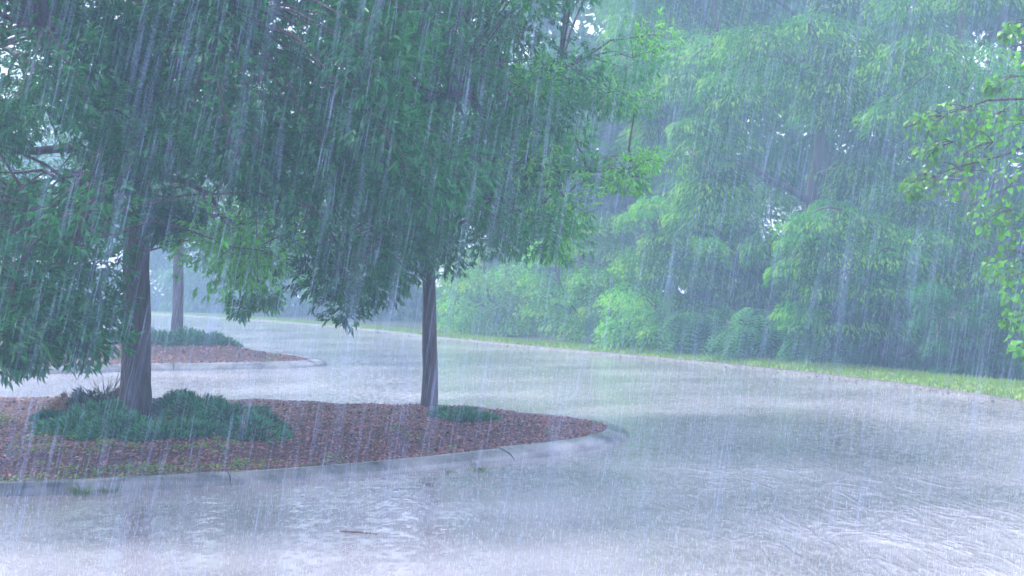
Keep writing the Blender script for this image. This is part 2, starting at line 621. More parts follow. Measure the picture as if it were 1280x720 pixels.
front = [P(px, py)[:2] for px, py in [(-120, 624), (0, 621), (120, 617), (250, 609), (400, 601), (520, 590), (620, 578), (700, 569), (755, 561), (790, 549)]]
near_poly = [np.array([-13, 10.9]), np.array([-9, 11.3])] + front + [np.array([1.40, 17.0]), np.array([.9, 17.9]), np.array([0, 18.7]), np.array([-2, 19.5]), np.array([-5, 20.2]), np.array([-9, 20.6]), np.array([-13, 20.4])]
isl = Island(island_outline(near_poly, 2), .26, .105, .25, 1.3)
isl.x0, isl.x1 = -3.2, -1.6
isl.spine = np.stack([np.linspace(-9, .3, 40), np.linspace(15.9, 17.0, 40)], -1)
bed1 = isl.build('mulch_bed', .3, 3.0)

far_poly = [P(px, py)[:2] for px, py in [(60, 468), (120, 466), (200, 463), (300, 461.5), (370, 460), (408, 457.5), (414, 455.5)]]
far_poly = [np.array([-17, 27.5]), np.array([-13, 27.6])] + far_poly + [np.array([-5.0, 32.6]), np.array([-7, 34.5]), np.array([-10, 37.5]), np.array([-17, 39])]
isl2 = Island(island_outline(far_poly, 2), .3, .13, .42, 2.0)
isl2.x0, isl2.x1 = -12, -6
isl2.spine = np.stack([np.linspace(-14, -5.6, 30), np.linspace(33, 31.4, 30)], -1)
bed2 = isl2.build('mulch_bed', .3, 3.0)


def chips(island, n, xr, yr, size, name, label):
    rg = np.random.default_rng(8)
    x = rg.uniform(*xr, n); y = rg.uniform(*yr, n)
    ok = inside(island.inner, x, y); x, y = x[ok], y[ok]; n = len(x)
    z = island.z(x, y)
    pos = np.stack([x, y, z + .006], -1)
    d = rg.normal(0, 1, (n, 3)); d[:, 2] *= .35; d = unit(d)
    up = rg.normal(0, .45, (n, 3)); up[:, 2] = 1
    s = unit(np.cross(d, up)); u = np.cross(s, d)
    L = rg.uniform(.35, 1, n)[:, None] * size; W = L * rg.uniform(.25, .6, n)[:, None]; T = W * .3
    v = np.stack([pos - d * L / 2 - s * W / 2, pos + d * L / 2 - s * W * .3, pos + d * L / 2 + s * W * .4, pos - d * L / 2 + s * W / 2, pos + u * T * 1.4 + d * L * .1], 1).reshape(-1, 3)
    b = np.arange(n)[:, None] * 5
    f = np.concatenate([b + np.array([t]) for t in ([0, 1, 4], [1, 2, 4], [2, 3, 4], [3, 0, 4])], 0)
    k = rg.random(n)
    k = k ** 1.5
    c = np.stack([.13 + .33 * k, .052 + .13 * k, .05 + .12 * k], -1)
    pale = rg.random(n) < .06
    c[pale] = np.array([.34, .27, .24]) * rg.uniform(.7, 1.2, (pale.sum(), 1))
    return tag(link(name, mesh_np(name, v, f, np.concatenate([c] * 4, 0)), M_chip), label, 'mulch', kind='stuff')


chips(isl, 62000, (-8.5, 1.5), (11, 20.5), .052, 'mulch_chips', 'wet red brown bark chips covering the near planting island')
chips(isl2, 16000, (-14, -3.8), (27.5, 36), .075, 'mulch_chips', 'hazy brown bark chips covering the far planting island')


# ------------------------------------------------------------------ foliage
def node_leaves(rg, nodes, ndir, nl, L, W, base, var, spread=1.1, droop=.22, tipcol=None, tipw=None):
    """fan nl leaflets out of every node"""
    n = len(nodes)
    ndir = unit(ndir)
    pos = np.repeat(nodes, nl, 0); d0 = np.repeat(ndir, nl, 0)
    m = n * nl
    a = rg.normal(0, 1, (m, 3))
    side = unit(np.cross(d0, a))
    ang = rg.uniform(-1, 1, m)[:, None] * spread
    d = d0 * np.cos(ang) + side * np.sin(ang)
    d[:, 2] -= droop
    k = np.tile(np.arange(nl), n)[:, None] / nl
    lenL = L * rg.uniform(.7, 1.2, m)
    pos = pos + d0 * (k * L * .9)
    nr = rg.normal(0, .55, (m, 3)); nr[:, 2] += 1
    c = np.repeat(base[None, :] if base.ndim == 1 else base, m if base.ndim == 1 else nl, 0) if base.ndim == 1 else np.repeat(base, nl, 0)
    c = c * (1 + rg.normal(0, var, (m, 1)))
    return pos, d, nr, lenL, W * lenL / L, np.clip(c, .004, .8)


def clump_nodes(rg, cs, rs, per, flat=.75, shell=.45):
    """node positions through each clump, denser near its surface"""
    n = len(cs)
    cnt = per
    u = unit(rg.normal(0, 1, (n * cnt, 3)))
    rad = rg.random(n * cnt) ** shell
    c = np.repeat(cs, cnt, 0); r = np.repeat(rs, cnt)[:, None]
    off = u * rad[:, None] * r
    off[:, 2] *= flat
    d = u.copy(); d[:, 2] = d[:, 2] * .7 - .22
    d += rg.normal(0, .35, d.shape)
    return c + off, d, u


def trunk_curve(base, top, rg, m=14, wob=.03):
    p = curve_pts(base, top, 0, m)
    k = np.cumsum(rg.normal(0, wob, (m, 2)), 0); k -= np.linspace(0, 1, m)[:, None] * k[-1]
    p[:, :2] += k
    return p


def ash_tree(label, base, top, r0, limb_ends, clumps, radii, per, nl, leafL, leafW, base_col, group, flare=1.12, bright=None, seed=1, singles=0, bark=None, cat='tree', ridge=.07, fork=.34, mat=None, vis=None):
    rg = np.random.default_rng(seed)
    base = np.asarray(base, float)
    root = empty('ash_tree', base, label, cat, group)
    Lo = base
    tr = trunk_curve(base - np.array([0, 0, .12]), top, rg, 14, .012)
    t = np.linspace(0, 1, len(tr))
    hh = tr[:, 2] - tr[0, 2]
    rad = r0 * (1 - .72 * t ** 1.1) * (1 + (flare - 1) * np.exp(-hh / .22))
    # finer rings so that the bark ridges read
    tt = np.linspace(0, 1, 46)
    trf = np.stack([np.interp(tt, t, tr[:, i]) for i in range(3)], -1); rf = np.interp(tt, t, rad)
    v, q = tube_arrays(trf - Lo, rf, 30, 0, ridge, rg)
    link('trunk', mesh_np('trunk', v, q, smooth=True), bark or M_bark, root)
    limb_pts = []
    for i, e in enumerate(limb_ends):
        e = np.asarray(e, float)
        ta = fork + (.9 - fork) * ((i * .618) % 1)
        if e[2] < tr[-1, 2] * .7: ta = fork + .12 * ((i * .37) % 1)
        a = np.array([np.interp(ta, t, tr[:, k]) for k in range(3)])
        pts = curve_pts(a, e, .10 * np.linalg.norm(e - a), 9, rg, .05)
        ra = np.interp(ta, t, rad) * .5
        v, q = tube_arrays(pts - Lo, np.linspace(ra, .012, 9), 8)
        link('branch', mesh_np('branch', v, q, smooth=True), bark or M_bark, root)
        limb_pts.append(pts)
    lp = np.concatenate([trf[tt > fork]] + limb_pts)
    # twigs from the nearest limb to each clump, and shoots within it
    tw = []
    for c, r in zip(clumps, radii):
        j = np.argmin(((lp - c) ** 2).sum(1) + 2.0 * np.maximum(0, lp[:, 2] - c[2] - 1) ** 2)
        tw.append((curve_pts(lp[j], c, .12 * np.linalg.norm(lp[j] - c), 5, rg, .03) - Lo, np.linspace(.018, .006, 5)))
        for _ in range(3):
            e = c + unit(rg.normal(0, 1, 3)) * r * .8
            tw.append((curve_pts(c, e, .03, 3) - Lo, np.array([.006, .004, .002])))
    v, q = join_tubes(tw, 4)
    link('twigs', mesh_np('twigs', v, q), bark or M_bark, root)['kind'] = 'stuff'
    nodes, nd, u = clump_nodes(rg, clumps, radii, per)
    bc = np.array(base_col)
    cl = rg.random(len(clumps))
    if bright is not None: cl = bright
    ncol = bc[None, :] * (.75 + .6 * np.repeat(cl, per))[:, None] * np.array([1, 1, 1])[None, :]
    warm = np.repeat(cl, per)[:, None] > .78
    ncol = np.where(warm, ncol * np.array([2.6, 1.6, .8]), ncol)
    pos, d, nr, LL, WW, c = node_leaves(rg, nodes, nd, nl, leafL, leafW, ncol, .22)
    qx, qy = proj(pos)
    keep = ~((qx < -160) | (qy < -170) | (qx > 1450)) | (rg.random(len(pos)) < .4)
    if vis is not None: keep &= vis(pos, rg)
    pos, d, nr, LL, WW, c = pos[keep], d[keep], nr[keep], LL[keep], WW[keep], c[keep]
    if singles:
        # the leaves that show largest are objects of their own
        px, py = proj(pos)
        score = pos[:, 1] + 100 * ((px < -10) | (px > 1290) | (py < 0)) + rg.normal(0, .35, len(pos)) + np.maximum(0, 400 - py) * .01
        idx = np.argsort(score)[:singles]
        mes = []
        for k in range(4):
            mm = leaves_mesh('leaf', np.zeros((1, 3)), np.array([[1., 0, 0]]), np.array([[0., 0, 1]]), np.array([1.0]), np.array([leafW / leafL * (.85 + .1 * k)]), np.array([[.1, .2, .1]]), .14 + .05 * k, 2)
            mm.materials.append(M_leaf_one)
            mes.append(mm)
        for k, i in enumerate(idx):
            X = Vector(unit(d[i])); Z = Vector(nr[i]); Y = Z.cross(X).normalized(); Z = X.cross(Y)
            o = bpy.data.objects.new('leaf', mes[k % 4])
            from mathutils import Matrix
            mtx = Matrix((X, Y, Z)).transposed().to_4x4()
            o.matrix_local = Matrix.Translation(Vector(pos[i] - Lo)) @ mtx @ Matrix.Scale(LL[i] * 1.1, 4)
            C.objects.link(o); o.parent = root
        kk = np.ones(len(pos), bool); kk[idx] = False
        pos, d, nr, LL, WW, c = pos[kk], d[kk], nr[kk], LL[kk], WW[kk], c[kk]
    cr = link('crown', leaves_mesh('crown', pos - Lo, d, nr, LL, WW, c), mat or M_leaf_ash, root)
    if singles: cr['kind'] = 'stuff'
    return root


def profile_clumps(rg, n, centre, rad, zlo, zhi, rr, bottom, avoid=(), top_round=True):
    """clump centres through a crown of given plan radius; `bottom` gives, per photo column, how low the crown hangs"""
    out, ro = [], []
    tries = 0
    bx = [b[0] for b in bottom]; by = [b[1] for b in bottom]
    while len(out) < n and tries < n * 80:
        tries += 1
        a = rg.uniform(0, 2 * math.pi); q = math.sqrt(rg.random())
        z = rg.uniform(zlo, zhi)
        k = 1.0
        if z > (zlo + zhi) / 2 and top_round:
            k = math.sqrt(max(0.0, 1 - ((z - (zlo + zhi) / 2) / ((zhi - zlo) / 2)) ** 2))
        if q < .3 and rg.random() < .4: continue        # few leaves next to the trunk
        p = np.array([centre[0] + math.cos(a) * q * rad * k, centre[1] + math.sin(a) * q * rad * k, z])
        r = rg.uniform(*rr)
        px, py = proj(p)
        rp = r * F / p[1] * .8
        if py[0] + rp > np.interp(px[0], bx, by): continue
        bad = False
        for (ax, ay, ar) in avoid:
            if (px[0] - ax) ** 2 + (py[0] - ay) ** 2 < (ar + rp * .7) ** 2: bad = True
        if bad: continue
        out.append(p); ro.append(r)
    return np.array(out), np.array(ro)


# --- first tree, large ash on the near island
rg = np.random.default_rng(21)
t1b = np.array([-4.27, 16.0, isl.z(-4.22, 16.0)[0] - .02])
bottom1 = [(-900, 420), (-100, 430), (0, 452), (60, 458), (148, 446), (151, 285), (188, 262), (195, 235), (225, 232), (250, 275), (268, 345), (300, 392), (345, 378), (362, 340), (400, 372), (430, 404), (470, 388), (505, 362), (540, 335), (590, 330), (640, 300), (700, 200)]
c1, r1 = profile_clumps(rg, 620, (-4.3, 15.6), 5.1, 1.0, 8.6, (.32, .62), bottom1, avoid=[(45, 185, 14), (18, 50, 12), (205, 330, 28), (345, 12, 12)])
# low hanging boughs towards the camera on the left, and the bright bough behind the opening
extra = []
for px, py, d, r in [(8, 422, 10.6, .28), (38, 440, 10.8, .20), (75, 412, 11.0, .28), (106, 436, 11.2, .18), (130, 414, 11.4, .22), (20, 395, 10.9, .34), (60, 385, 11.2, .36), (100, 390, 11.6, .34), (132, 385, 12, .22),
                     (20, 340, 11.5, .42), (75, 340, 12, .42), (118, 330, 12.5, .36), (30, 280, 12, .45), (90, 270, 12.6, .45), (-30, 330, 11, .5), (-60, 420, 10.6, .5),
                     (-20, 435, 10.5, .3), (300, 360, 18.5, .30), (325, 335, 18.8, .32), (285, 330, 18.6, .28), (270, 290, 18.4, .30), (310, 290, 18.6, .35), (335, 372, 18.6, .18), (300, 385, 18.4, .16),
                     (240, 255, 18, .3), (430, 385, 15.4, .28), (445, 350, 15.2, .40), (400, 345, 15, .34), (470, 360, 15.4, .30), (490, 330, 15.6, .36), (375, 310, 15, .4), (420, 300, 15, .45), (505, 290, 15.6, .4),
                     (205, 290, 14.5, .16), (196, 262, 14.5, .2), (232, 268, 14.6, .18)]:
    extra.append((D3(px, py, d), r))
for k in range(70):     # the near side of the crown, in front of the upper trunk
    px, py, d = rg.uniform(-60, 520), rg.uniform(-60, 250), rg.uniform(11.3, 14)
    r = rg.uniform(.3, .5)
    if py + r * F / d * .8 > np.interp(px, [b[0] for b in bottom1], [b[1] for b in bottom1]) or math.hypot(px - 45, py - 185) < 60 or math.hypot(px - 18, py - 50) < 45: continue
    extra.append((D3(px, py, d), r))
for px, py, d in [(150, 240, 13), (185, 215, 13.4), (140, 200, 13), (170, 180, 13), (200, 170, 13.5), (150, 140, 13), (185, 120, 13.2), (160, 90, 12.8), (195, 70, 13), (150, 50, 12.6), (180, 20, 12.6), (120, 100, 13)]: extra.append((D3(px, py, d), .33))
c1 = np.concatenate([c1, [e[0] for e in extra]]); r1 = np.concatenate([r1, [e[1] for e in extra]])
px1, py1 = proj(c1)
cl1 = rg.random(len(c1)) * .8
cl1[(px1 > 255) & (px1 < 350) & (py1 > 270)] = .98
limbs1 = [D3(20, 350, 11.5), D3(90, 300, 12.2), D3(420, 300, 15), D3(300, 300, 18.6), D3(470, 150, 14), D3(560, 120, 16), D3(20, 130, 15), D3(60, 40, 12), D3(300, 60, 18), D3(250, 20, 12.5), D3(520, 240, 17), D3(-200, 200, 15), D3(-100, 60, 19), (-4, 15, 8), (-3, 17.5, 7.8), (-6.5, 16.5, 7.2)]
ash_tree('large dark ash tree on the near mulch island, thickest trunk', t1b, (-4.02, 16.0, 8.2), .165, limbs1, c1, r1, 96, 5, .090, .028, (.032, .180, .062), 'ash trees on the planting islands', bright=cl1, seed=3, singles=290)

# --- second tree, slimmer, towards the nose of the island
rg = np.random.default_rng(33)
t2b = np.array([-1.03, 17.6, isl.z(-1.03, 17.6)[0] - .02])
bottom2 = [(300, 300), (420, 330), (500, 345), (522, 350), (560, 342), (620, 330), (700, 336), (716, 300), (735, 262), (800, 245), (830, 215), (860, 120)]
c2, r2 = profile_clumps(rg, 175, (-.55, 17.7), 2.45, 2.0, 6.6, (.26, .46), bottom2, avoid=[(700, 30, 45), (760, 160, 18), (650, 60, 20)])
extra = [(D3(px, py, d), r) for px, py, d, r in [(500, 335, 17.3, .25), (560, 325, 17.2, .26), (600, 300, 17, .3), (650, 300, 17.2, .3), (690, 310, 17.4, .22), (720, 120, 17.6, .35), (770, 130, 17.6, .28), (740, 215, 17.4, .3),
                                             (790, 225, 17.4, .22), (690, 205, 17.4, .3), (640, 190, 17, .4), (600, 100, 17, .4), (810, 200, 17.5, .18), (540, 300, 17, .3)]]
c2 = np.concatenate([c2, [e[0] for e in extra]]); r2 = np.concatenate([r2, [e[1] for e in extra]])
limbs2 = [D3(700, 232, 17.5), D3(790, 215, 17.4), D3(640, 150, 17), D3(470, 250, 17.5), D3(560, 60, 18.3), D3(700, 90, 17.6), D3(660, 270, 17.2), (-.8, 17.8, 6.2), (0, 19, 5.2)]
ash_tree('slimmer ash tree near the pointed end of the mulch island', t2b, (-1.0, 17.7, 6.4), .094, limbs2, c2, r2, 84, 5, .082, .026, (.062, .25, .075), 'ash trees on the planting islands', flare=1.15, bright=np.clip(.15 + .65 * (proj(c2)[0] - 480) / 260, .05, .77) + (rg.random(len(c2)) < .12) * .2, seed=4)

# --- third tree on the far island
rg = np.random.default_rng(41)
t3b = np.array([-8.0, 34.0, isl2.z(-8.0, 34.0)[0]])
bottom3 = [(-200, 360), (150, 330), (200, 330), (215, 318), (245, 330), (270, 345), (330, 350), (420, 330), (460, 280)]
c3, r3 = profile_clumps(rg, 120, (-7.8, 34), 4.0, 2.2, 9.0, (.5, .95), bottom3)
ash_tree('pale distant ash tree on the far island, veiled by rain', t3b, (-7.9, 34, 8.6), .135, [D3(280, 290, 34), D3(330, 240, 33), D3(160, 260, 34), D3(230, 120, 34), (-7, 35, 8), (-9, 33, 8)], c3, r3, 60, 4, .15, .055,
         (.04, .19, .07), 'ash trees on the planting islands', seed=5, fork=.3)


# --- woodland beyond the verge
def wood_tree(name, label, cat, base, height, r0, pads, pr, per, frL, frW, col, tip, seed, lean=(0, 0), group='trees of the woodland edge', flat=.42, frond=True, tiplow=.62, nlimb=9, style='pad', mat=None):
    """a tree whose crown is made of layered pads of fronds that arch over at the rim"""
    rg = np.random.default_rng(seed)
    if style == 'pad': per, frL, frW = int(per * 1.95), frL * .58, frW * .52
    base = np.asarray(base, float)
    root = empty(name, base, label, cat, group)
    top = base + np.array([lean[0], lean[1], height * .82])
    tr = trunk_curve(base - np.array([0, 0, .1]), top, rg, 10, .12)
    t = np.linspace(0, 1, 10)
    v, q = tube_arrays(tr - base, r0 * (1 - .75 * t) * (1 + .3 * np.exp(-t * 12)), 12, 0, .06, rg)
    link('trunk', mesh_np('trunk', v, q, smooth=True), M_bark_far, root)
    pads = np.asarray(pads, float); pr = np.asarray(pr, float)
    pick = np.argsort(-pr)[:nlimb] if len(pads) > nlimb else np.arange(len(pads))
    lps = [tr[2:]]
    for i in pick:
        e = pads[i]
        zt = np.clip(e[2] - .35 * np.linalg.norm(e[:2] - base[:2]), base[2] + height * .12, top[2])
        a = np.array([np.interp(zt, tr[:, 2], tr[:, k]) for k in range(3)])
        pts = curve_pts(a, e, .08 * np.linalg.norm(e - a), 7, rg, .06)
        v, q = tube_arrays(pts - base, np.linspace(r0 * .38, .02, 7), 6)
        link('branch', mesh_np('branch', v, q, smooth=True), M_bark_far, root)
        lps.append(pts)
    lp = np.concatenate(lps)
    tw = []
    for c in pads:
        j = np.argmin(((lp - c) ** 2).sum(1))
        if ((lp[j] - c) ** 2).sum() > .04:
            tw.append((curve_pts(lp[j], c, .1, 4) - base, np.linspace(.03, .012, 4)))
    if tw:
        v, q = join_tubes(tw, 4)
        link('twigs', mesh_np('twigs', v, q), M_bark_far, root)['kind'] = 'stuff'
    npd = len(pads)
    th = rg.uniform(0, 2 * math.pi, npd * per)
    rho = rg.random(npd * per) ** .55
    # ragged rim: radius varies with angle, in lobes
    ph = np.repeat(rg.uniform(0, 6.28, npd), per); k1 = np.repeat(rg.integers(3, 6, npd), per)
    lobe = 1 + .22 * np.sin(k1 * th + ph) + .12 * np.sin((2 * k1 + 1) * th - ph * 2)
    rr = np.repeat(pr, per) * rho * lobe
    c = np.repeat(pads, per, 0)
    z = -flat * np.repeat(pr, per) * rho ** 2.2 + rg.normal(0, .10, npd * per) * np.repeat(pr, per)
    pos = c + np.stack([np.cos(th) * rr, np.sin(th) * rr, z], -1)
    # second layer: some hang below
    low = rg.random(npd * per) < .3
    pos[low, 2] -= rg.uniform(.1, .55, low.sum()) * np.repeat(pr, per)[low]
    d = np.stack([np.cos(th), np.sin(th), -.15 - 1.0 * rho ** 2], -1) + rg.normal(0, .28, (npd * per, 3))
    nr = np.stack([np.cos(th) * .4, np.sin(th) * .4, np.ones_like(th)], -1) + rg.normal(0, .3, (npd * per, 3))
    cv = np.array(col)[None, :] * (.55 + .95 * np.repeat(rg.random(npd), per))[:, None] * (1 + rg.normal(0, .2, (npd * per, 1)))
    rim_mix = np.clip((rho - tiplow) / (1 - tiplow), 0, 1)[:, None] * (~low)[:, None] * (rg.random((npd * per, 1)) < .75)  # tip colour grows towards the pad rim, upper layer only
    cv = cv * (1 - rim_mix) + np.array(tip)[None, :] * rim_mix
    n = len(pos)
    LL = frL * rg.uniform(.6, 1.25, n); WW = frW * rg.uniform(.7, 1.2, n)
    if style == 'sumac':
        # pinnate leaves: each frond a midrib with pairs of narrow leaflets
        d = unit(d); s = unit(np.cross(d, nr)); K = 7
        a = []
        for k in range(K):
            f_ = (k + .6) / K
            cen = pos + d * (LL * f_)[:, None] - np.array([0, 0, 1]) * (LL * .35 * f_ * f_)[:, None]
            ll = WW * 1.0 * (1 - .45 * abs(f_ - .4))
            for sg in (-1, 1):
                a.append((cen, s * sg + d * .35, nr, ll, ll * .34, cv * 1.0))
        P_ = [np.concatenate([x[i] for x in a]) for i in range(6)]
        me = leaves_mesh('crown', P_[0] - base, P_[1], P_[2], P_[3], P_[4], np.clip(P_[5], .004, .7))
    else:
        me = leaves_mesh('crown', pos - base, d, nr, LL, WW, np.clip(cv, .004, .7), .25)
    link('crown', me, mat or M_leaf_far, root)
    return root


def pads_screen(rg, rows, depth, jit=.6):
    """rows of (px, py, r px) turned into pads at about the given distance"""
    pc, pr = [], []
    for px, py, rp in rows:
        d = depth + rg.uniform(-jit, jit)
        pc.append(D3(px, py, d)); pr.append(rp * d / F)
    return pc, pr


def fill_pads(rg, n, x0, x1, y0, y1, d0, d1, r0, r1, zmin=.3, avoid=()):
    pc, pr = [], []
    k = 0
    while len(pc) < n and k < n * 30:
        k += 1
        px = rg.uniform(x0, x1); py = rg.uniform(y0, y1); d = rg.uniform(d0, d1); r = rg.uniform(r0, r1)
        p = D3(px, py, d)
        if p[2] < zmin: continue
        if any((px - a) ** 2 + (py - b) ** 2 < (c + r * F / d * .6) ** 2 for a, b, c in avoid): continue
        pc.append(p); pr.append(r)
    return pc, pr


GREEN = (.060, .215, .050)
YG = (.25, .48, .05)
wr = np.random.default_rng(77)
sky_holes = [(968, 118, -2), (940, 6, -12), (1103, 4, -12), (1210, 5, -10), (1235, 8, -6)]

# the big locust: layered boughs
rows = [(900, 95, 42), (950, 40, 60), (1010, 25, 60), (1060, 55, 55), (870, 150, 30), (925, 115, 45), (985, 95, 50), (1040, 100, 48)]
pc, pr = pads_screen(wr, rows, 30)
a, b = fill_pads(wr, 30, 850, 1090, -120, 330, 30.5, 34, .6, 1.1, 2.2, sky_holes)
wood_tree('locust_tree', 'tall feathery locust tree with arching yellow tipped boughs at the middle of the woodland edge', 'tree', (6.9, 33.6, 0), 10.5, .22, pc + a, pr + b, 430, .26, .085, GREEN, YG, 11, (.3, 0))
rows = [(1120, 70, 50), (1160, 45, 55), (1210, 60, 60), (1110, 135, 36), (1150, 110, 50), (1200, 120, 50), (1260, 90, 60), (1290, 150, 60), (1180, 170, 45)]
pc, pr = pads_screen(wr, rows, 28)
a, b = fill_pads(wr, 26, 1110, 1400, -150, 300, 28.5, 32, .55, 1.0, 2.2, sky_holes)
wood_tree('locust_tree', 'locust tree with yellowish sprays behind the bough of heart shaped leaves', 'tree', (9.6, 31.0, 0), 10, .2, pc + a, pr + b, 420, .25, .08, GREEN, YG, 12, (.2, 0))
rows = [(1010, 270, 36), (1050, 262, 50), (1000, 295, 30), (1090, 275, 50), (1040, 305, 50), (1110, 310, 50), (1150, 290, 40), (985, 330, 26), (1030, 350, 40), (1090, 350, 45), (1140, 345, 50), (1190, 330, 50), (1000, 380, 30), (1060, 395, 36), (1100, 400, 40), (1240, 330, 50)]
pc, pr = pads_screen(wr, rows, 28.0, .6)
a, b = fill_pads(wr, 16, 1000, 1360, 250, 405, 29, 31, .45, .8, .5)
wood_tree('locust_tree', 'low bushy locust with drooping tiers just above the grass verge', 'tree', (8.9, 30.4, 0), 4.6, .12, pc + a, pr + b, 440, .23, .075, (.06, .23, .05), (.25, .48, .05), 13)
# drooping tall tree left of the locust
a, b = fill_pads(wr, 60, 775, 905, -150, 150, 36, 40, .6, 1.1, 3)
a2, b2 = fill_pads(wr, 20, 860, 960, 150, 330, 36, 38, .6, 1.0, 1)
wood_tree('willow_tree', 'dark drooping tree with yellow edged hanging foliage left of the tall locust', 'tree', (5.2, 39, 0), 11.5, .22, a + a2, b + b2, 420, .34, .07, (.045, .17, .05), (.26, .46, .05), 14, flat=1.1)
# yellow green bushy trees in the middle
rows = [(830, 290, 32), (800, 320, 40), (790, 360, 45), (845, 330, 40), (870, 370, 40), (830, 400, 40), (780, 400, 40), (880, 300, 36), (815, 250, 26)]
pc, pr = pads_screen(wr, rows, 35, 1)
a, b = fill_pads(wr, 18, 780, 920, 240, 430, 35, 38, .45, .85, .4)
wood_tree('bushy_tree', 'light green bushy tree behind the bend of the car park edge', 'tree', (3.9, 37.5, 0), 5, .13, pc + a, pr + b, 420, .2, .09, (.10, .32, .06), (.30, .54, .06), 15)
rows = [(700, 355, 40), (740, 340, 40), (760, 375, 40), (715, 395, 40), (680, 380, 30), (745, 410, 36)]
pc, pr = pads_screen(wr, rows, 40, 1)
a, b = fill_pads(wr, 18, 675, 800, 260, 425, 40, 44, .5, .9, .4)
wood_tree('bushy_tree', 'rounded pale shrub tree right of the slimmer trunk', 'tree', (1.9, 43, 0), 5, .12, pc + a, pr + b, 420, .2, .09, (.11, .32, .06), (.30, .52, .07), 16)
rows = [(600, 345, 40), (640, 335, 40), (570, 375, 36), (620, 385, 40), (655, 370, 36), (585, 405, 30), (640, 405, 30)]
pc, pr = pads_screen(wr, rows, 46, 1)
a, b = fill_pads(wr, 16, 555, 680, 300, 415, 46, 50, .5, 1.0, .4)
wood_tree('bushy_tree', 'pale rounded bush seen between the two island trunks, beside the slimmer one', 'bush', (-.6, 49, 0), 4.6, .12, pc + a, pr + b, 400, .22, .1, (.12, .32, .07), (.36, .55, .07), 17)
# distance: hazy trees
far_list = [(700, 90, 72, 60, 'hazy treetops closing the gap above the slim ash crown', 1), (760, 170, 60, 60, 'hazy pale tree in the gap right of the slim ash crown', 3), (650, 210, 62, 60, 'faint tall tree behind the slim ash crown', 2), (500, 330, 66, 50, 'faint grey green tree filling the far distance behind the hanging leaves', 5),
            (390, 335, 74, 50, 'faint far tree between the two large trunks', 6), (280, 335, 82, 50, 'palest far tree above the planted far island', 7), (160, 330, 88, 60, 'far blue green tree glimpsed left of the thick trunk', 8), (40, 330, 92, 60, 'farthest blue green tree glimpsed behind the low hanging leaves', 9)]
for px, py, d, rr_, lab, s in far_list:
    top = 120 if px < 600 else (-130 if px < 720 and d > 70 else 60)
    a, b = fill_pads(wr, 52, px - 75, px + 75, top, 350 + H * F / d - 14, d - 2, d + 3, 1.1, 2.0, .5, [(690, 30, 12), (745, 15, 14), (770, 5, 10)] if px > 600 else [])
    x = (px - 640) / F * (d + 1)
    wood_tree('woodland_tree', lab, 'tree', (x, d + 1, 0), 11, .25, a, b, 140, .85, .36, (.06, .19, .06), (.13, .28, .08), 60 + s, nlimb=6)
# upper canopy right background leaving chinks of sky; darkened leaf colour paints the shade between the boughs
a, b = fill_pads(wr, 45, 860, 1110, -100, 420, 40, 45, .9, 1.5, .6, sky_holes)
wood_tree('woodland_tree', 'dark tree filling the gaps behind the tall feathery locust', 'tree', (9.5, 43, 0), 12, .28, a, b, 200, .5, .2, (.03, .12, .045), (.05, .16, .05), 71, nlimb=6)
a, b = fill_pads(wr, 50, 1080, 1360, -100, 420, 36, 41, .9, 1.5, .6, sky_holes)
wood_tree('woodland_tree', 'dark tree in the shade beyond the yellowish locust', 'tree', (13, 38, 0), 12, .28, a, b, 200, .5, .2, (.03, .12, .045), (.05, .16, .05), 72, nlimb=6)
# the wood behind them all, a single mass
a, b = fill_pads(wr, 250, 590, 1420, -60, 400, 50, 60, 1.1, 2.0, .5, [(745, 18, 8), (682, 32, 14), (968, 118, -22), (1210, 3, -8), (1238, 6, -14), (1103, 2, -20), (940, 3, -20)])
rg = np.random.default_rng(6)
a = np.array(a); b = np.array(b); a[:, 2] = np.minimum(a[:, 2], 12.8)
nodes, nd, u = clump_nodes(rg, a, b, 170, .8)
nodes[:, 2] = np.minimum(nodes[:, 2], 14.0)
k = rg.random((len(nodes), 1))
tag(link('far_wood', leaves_mesh('far_wood', nodes, nd, rg.normal(0, .5, nodes.shape) + [0, 0, 1], rg.uniform(.35, .7, len(nodes)), rg.uniform(.18, .35, len(nodes)), np.array([[.05, .15, .05]]) * (.6 + k)), M_leaf_far), 'dim mass of woodland leaves closing the view behind the edge trees', 'wood', kind='stuff')
